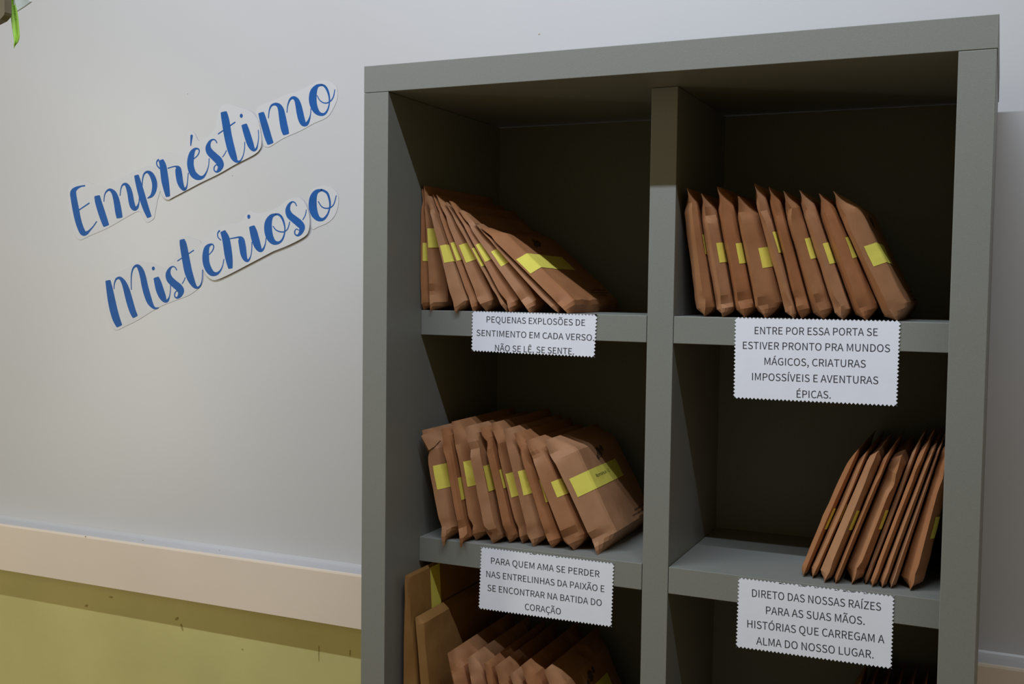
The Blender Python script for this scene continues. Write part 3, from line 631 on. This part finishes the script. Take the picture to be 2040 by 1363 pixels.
def lab_(look, i, comp): return '%s, %s from left, %s compartment' % (look.replace('envelope', 'kraft envelope', 1), ORD[i], comp)
ORD = ['first', 'second', 'third', 'fourth', 'fifth', 'sixth', 'seventh', 'eighth', 'ninth', 'tenth']
# top left compartment: fan of slim envelopes, the last lying over
G = 0.009
r1l = [((200,1012),(152,158),.011,(.002,.085,.405,.555),{'gu':.013}),
       ((262,1005),(190,135),.019,(.001,.085,.50,.655),{'gu':.022}),
       ((425,1026),(234,203),.020,(.001,.085,.41,.56),{'gu':.016,'kink':1.6}),
       ((552,985),(273,193),.010,(.001,.085,.42,.575)),
       ((618,985),(303,197),.018,(.002,.085,.405,.555)),
       ((765,985),(360,247),.009,(.001,.085,.40,.565),{'gu':.012}),
       ((802,988),(393,240),.018,(.001,.085,.435,.59)),
       ((935,997),(450,300),.018,(.003,.085,.425,.57)),
       ((1113,998),(557,390),.009,None,{'gu':.012}),
       ((1195,1002),(600,415),.016,(.002,.150,.435,.60,-.02),{'prints':True,'gu':.020})]
look = ['nearly upright slim envelope against the side panel', 'upright envelope with a square label set high', 'envelope with folded corner hanging over the shelf edge',
        'very slim envelope', 'wider envelope', 'very slim leaning envelope', 'leaning envelope close behind a thin one', 'leaning envelope with a narrow label strip', 'steeply leaning unlabelled slim envelope', 'most slanted envelope, long yellow label on broad face']
row(c1, r1l, SHELF_Z[0], [REC-.006,REC-.006,REC-.013]+[REC+.001]*7, 0.235, 10, 'kraft envelopes fanned in the top left compartment',
    [lab_(l, i, 'top left') for i, l in enumerate(look)], k=.82)
# top right compartment
r1r = [((242,820),(152,120),.026,(.012,.09,.475,.63),{'skew':.15}),
       ((350,820),(232,152),.028,(.006,.09,.43,.59),{'skew':.1}),
       ((462,822),(325,112),.030,(.008,.09,.40,.555),{'skew':-.05}),
       ((575,822),(437,165),.034,(.012,.09,.395,.56),{'skew':-.05}),
       ((735,822),(523,95),.022,(.004,.09,.475,.63)),
       ((775,826),(603,115),.024,None),
       ((890,828),(683,137),.030,(.010,.09,.455,.615)),
       ((1000,828),(770,133),.024,(.006,.09,.415,.575)),
       ((1125,832),(878,150),.032,(.012,.09,.465,.63),{'skew':-.05}),
       ((1295,832),(953,137),.030,(.006,.10,.405,.56,-.02),{'prints':True,'gu':.026})]
look = ['envelope beside the divider, label half hidden', 'envelope with a dent near its top edge', 'thick envelope with a broad pointed top', 'thickest envelope with the lowest label', 'tallest-standing narrow envelope', 'plain-edged envelope whose label is not seen',
        'envelope with a crumpled top and wide label', 'slim envelope with a slanting label', 'thick envelope with a crushed lower corner', 'most leaning envelope, label wrapping onto its face']
row(c2, r1r, SHELF_Z[0], REC+0.002, 0.235, 30, 'kraft envelopes in the top right compartment',
    [lab_(l, i, 'top right') for i, l in enumerate(look)], ymin=REC, k=.58)
# middle left compartment
r2l = [((318,1215),(145,300),.034,(.004,.09,.455,.67),{'skew':.0,'flap':True,'rough':1.4,'blunt':0.0}),
       ((455,1215),(302,292),.030,(.010,.09,.36,.555),{'skew':.05,'blunt':0.0}),
       ((552,1172),(388,235),.022,(.004,.09,.45,.66)),
       ((668,1205),(489,275),.032,(.012,.09,.435,.65),{'rough':1.6}),
       ((808,1195),(607,283),.026,(.010,.09,.46,.62),{'skew':.05}),
       ((928,1190),(695,246),.020,(.002,.09,.38,.575)),
       ((1010,1216),(788,296),.030,(.005,.09,.43,.635)),
       ((1150,1230),(872,325),.020,(.009,.09,.375,.57),{'gu':.012}),
       ((1300,1258),(962,382),.034,(.010,.09,.46,.60),{'skew':.0,'rough':1.5}),
       ((1520,1272),(1105,380),.036,(.006,.150,.475,.635,.0),{'skew':.0,'text':'Romance - C','prints':True,'gu':.030})]
look = ['envelope with a torn folded top flap', 'envelope with the lowest label of the left end', 'envelope rising above its neighbours, label set high', 'envelope with a creased shiny dent near its top', 'envelope with a nearly square label', 'slim envelope wedged between two thicker ones',
        'envelope with a tall label and pointed top', 'envelope showing only a sliver of its label', 'thick envelope with a crushed corner and square label', 'broad-faced envelope with a long printed yellow strip']
row(c3, r2l, SHELF_Z[1], None, 0.225, 50, 'kraft envelopes in the middle left compartment',
    [lab_(l, i, 'middle left') for i, l in enumerate(look)], k=.70)
# middle right compartment, leaning the other way
r2r = [((723,850),(992,232),.010,(.003,.08,.38,.545),{'gu':.010}),
       ((768,857),(1035,240),.013,(.002,.08,.46,.595),{'gu':.012}),
       ((825,880),(1082,250),.024,(.004,.08,.42,.57)),
       ((880,883),(1147,240),.013,None),
       ((957,890),(1197,268),.036,(.006,.08,.45,.60),{'skew':.05}),
       ((1025,887),(1277,215),.012,None),
       ((1057,900),(1323,215),.015,None),
       ((1105,905),(1358,228),.015,None),
       ((1148,907),(1386,225),.013,None),
       ((1240,918),(1434,235),.028,(.010,.08,.375,.53),{'skew':.1})]
look = ['outermost thin envelope', 'thin envelope with a narrow raised label', 'medium envelope with a label sliver', 'plain thin envelope left of the thickest one', 'thickest envelope with a pale folded bottom corner', 'plain thin envelope right of the thickest one',
        'plain reddish envelope with a sharp top', 'dark plain envelope', 'plain thin envelope with a sharp bottom tip', 'envelope nearest the right side panel, label in shade']
row(c4, r2r, SHELF_Z[1], None, 0.225, 70, 'kraft envelopes leaning right in the middle right compartment',
    [lab_(l, i, 'middle right') for i, l in enumerate(look)], ymin=REC+.004, gt=0.022, xmax=W-TS-0.003, kink=0.5, rough=0.35, k=.42)

# lower left compartment: two golden envelopes and a row of brown ones
zs = SHELF_Z[2]
def stand(pt, lean, y, zs=zs):
    """bottom point on the shelf for an edge that leans by `lean` (dx per dz)"""
    return Vector((pt.x+lean*(pt.z-zs), y, zs+0.0006))
yA = 0.034
tA = onY(*c5(262,300), yA); tA.x = max(tA.x, TS+0.013)
bA = Vector((TS+0.014, yA, zs+0.0006))
eA = e = Env(bA, tA, 0.022, 0.30, 91, gu=.018, gt=0.012, kink=.2, rough=.5)
yB = 0.050
tB = onY(*c5(376,600), yB); bB = stand(tB, 0.10, yB)
eB = Env(bB, tB, 0.014, 0.29, 92, gu=.010, gt=0.010, kink=.2, rough=.4)
t0 = onY(*c6(58,315), 0.066); first = (stand(t0, .26, 0.066), t0)
confine([eA, eB, Env(*first, .028)], [(bA, tA), (bB, tB), first], [.022, .014, .028], TS, XD0, zs)
envelope(e, KRAFT_GOLD, 'tallest golden kraft envelope with a vertical yellow strip, bottom left compartment', 'golden kraft envelopes in the lower left compartment')
V, F = e.patch(0.070, 0.100, 0.45*e.H, 0.985*e.H); mesh_obj('yellow_label', V, F, M_LABEL, [o for o in COL.objects if o.name.startswith('kraft_envelope') and o.parent is None][-1])
e = eB
envelope(e, KRAFT_GOLD, 'shorter golden kraft envelope standing right of the tallest one, bottom left compartment', 'golden kraft envelopes in the lower left compartment')
r3l = [((58,315),.26,.028,(.004,.09,.40,.60)), ((252,370),.28,.028,(.01,.09,.40,.58)), ((425,425),.30,.018,None), ((540,450),.33,.026,None), ((692,535),.36,.024,None), ((808,440),.40,.028,None), ((1037,492),.46,.030,(.01,.16,.50,.66))]
lines = []
for k, (t, ln, T, lb) in enumerate(r3l):
    y = 0.066+0.007*k; pt = onY(*c6(*t), y); lines.append((stand(pt, ln, y), pt))
Ts = [a[2] for a in r3l]
es = [Env(lines[k][0], lines[k][1], Ts[k], 0.225, 100+k, rough=2.2) for k in range(7)]
confine([eB]+es, [(bB, tB)]+lines, [.014]+Ts, TS, XD0, zs); eB.planes = eB.planes[:2]+[(lambda q: (q[0], q[1]))(wedge((bA, tA), (bB, tB), eA.hr, eB.hl))]+eB.planes[2:]
for k, (t, ln, T, lb) in enumerate(r3l):
    e = es[k]
    envelope(e, KRAFT[(k*2) % 3], 'brown kraft envelope, %s of seven brown tops in the bottom left compartment' % ORD[k], 'brown kraft envelopes in the lower left compartment', lb, prints=(k == 6))
# lower right compartment, hardly visible in the dark
es, lines = [], []
for k in range(8):
    y = REC+0.045; bx = 0.60+0.0165*k; H = 0.172
    pb = Vector((bx, y, zs+0.0006)); pt = Vector((min(bx+0.055, W-TS-0.008), y, zs+H))
    lines.append((pb, pt)); es.append(Env(pb, pt, 0.0135, 0.21, 120+k, kink=.5, rough=.4))
confine(es, lines, [.0135]*8, XD1, W-TS, zs)
for k, e in enumerate(es):
    envelope(e, KRAFT[1], 'dark brown kraft envelope in shadow under the DIRETO sign, %s from left' % ORD[k], 'shadowed kraft envelopes in the lower right compartment')

# ------------------------------------------------------------------ things hanging at the upper left corner of the photograph
yH = -0.45
M_SHELFW = mat('white_board', (0.62, 0.64, 0.63), 0.4, 0.4)
M_BROWN = mat('greige_case', (0.20, 0.165, 0.105), 0.5, 0.3, 0.15, 20)
def ribbon():
    # twisted lime ribbon: centre line with widths in photo pixels
    cl = [(27,-60,6),(27,-25,8),(26,-4,8),(26,6,9),(27.5,20,13),(29,34,15),(30.5,48,15),(32,62,14),(33,74,12.5),(32,84,8),(29,91,3.5),(28,96,1)]
    q = catmull(cl, 4); V = []
    for i, (x, y, w) in enumerate(q):
        t = i/len(q); d = 0.006*math.sin(t*5)
        for k in range(5):
            s = k/4-.5
            V.append(onY(x+w*s, y, yH+0.4*d+0.003*s+0.001*math.cos(s*6)))
    F = [(5*i+k, 5*i+k+1, 5*i+k+6, 5*i+k+5) for i in range(len(q)-1) for k in range(4)]
    r = empty('lime_ribbon', V[0]); tag(r, 'lime green ribbon with small dark lettering hanging before the white wall', 'ribbon')
    o = mesh_obj('ribbon_strip', V, F, M_LIME, r, smooth=60)
    m = o.modifiers.new('thickness', 'SOLIDIFY'); m.thickness = 0.0006; m.offset = -1
    A, B = onY(24.0, 8, yH-0.0045), onY(29.0, 42, yH-0.0045); ex = (B-A).normalized(); ez = Vector((-ex.z, 0, ex.x))
    V, F = text_mesh('PARABOA', lambda X, Z: A+ex*X+ez*Z, 0, (B-A).length, 0.0034); mesh_obj('ribbon_lettering', V, F, mat('green_ink', (0.07, 0.17, 0.02), .6, .3), r)
    return r
ribbon()
# white board projecting from the wall, only its pointed corner in view
A = onY(62, 4, yH+.03); Bp = onY(0, 47, yH+.005); Cc = onY(-160, 150, yH-.03); D = onY(-160, -120, yH+.03); E_ = onY(40, -90, YW-.001)
def prism(name, pts, depth, m, parent=None):
    v, f = slab([[tuple(p) for p in pts]], (0, -1, 0), depth); return mesh_obj(name, v, f, m, parent)
pts = [onY(x, y, yH+.012) for x, y in ((62,3),(45,15),(24,28),(0,46),(-30,66),(-60,60),(-40,-30),(10,-40),(38,-12))]
o = prism('white_banner', pts, 0.0015, M_SHELFW); tag(o, 'white board with a slanting lower edge poking in at the upper left corner', 'board')
pts = [onY(x, y, yH-.012) for x, y in ((7,-40),(9.5,24),(8,30),(0,39),(-14,46),(-30,46),(-34,-40))]
o = prism('wooden_plaque', pts, 0.009, M_BROWN); tag(o, 'dark greige block with a rounded lower edge at the very upper left corner', 'block')

# threads that carry the hanging things from the ceiling
M_THREAD = mat('nylon_thread', (0.5, 0.5, 0.5), 0.4, 0.4)
for owner in ('lime_ribbon', 'white_banner', 'wooden_plaque'):
    r = bpy.data.objects[owner]
    vs = [r.matrix_basis @ v.co for v in r.data.vertices] if r.type == 'MESH' else [r.location+v.co for v in r.children[0].data.vertices]
    t = max(vs, key=lambda q: q.z); box('hanging_thread', (t.x-.0004, t.y-.0004, t.z-.002), (t.x+.0004, t.y+.0004, 3.4), M_THREAD, r)
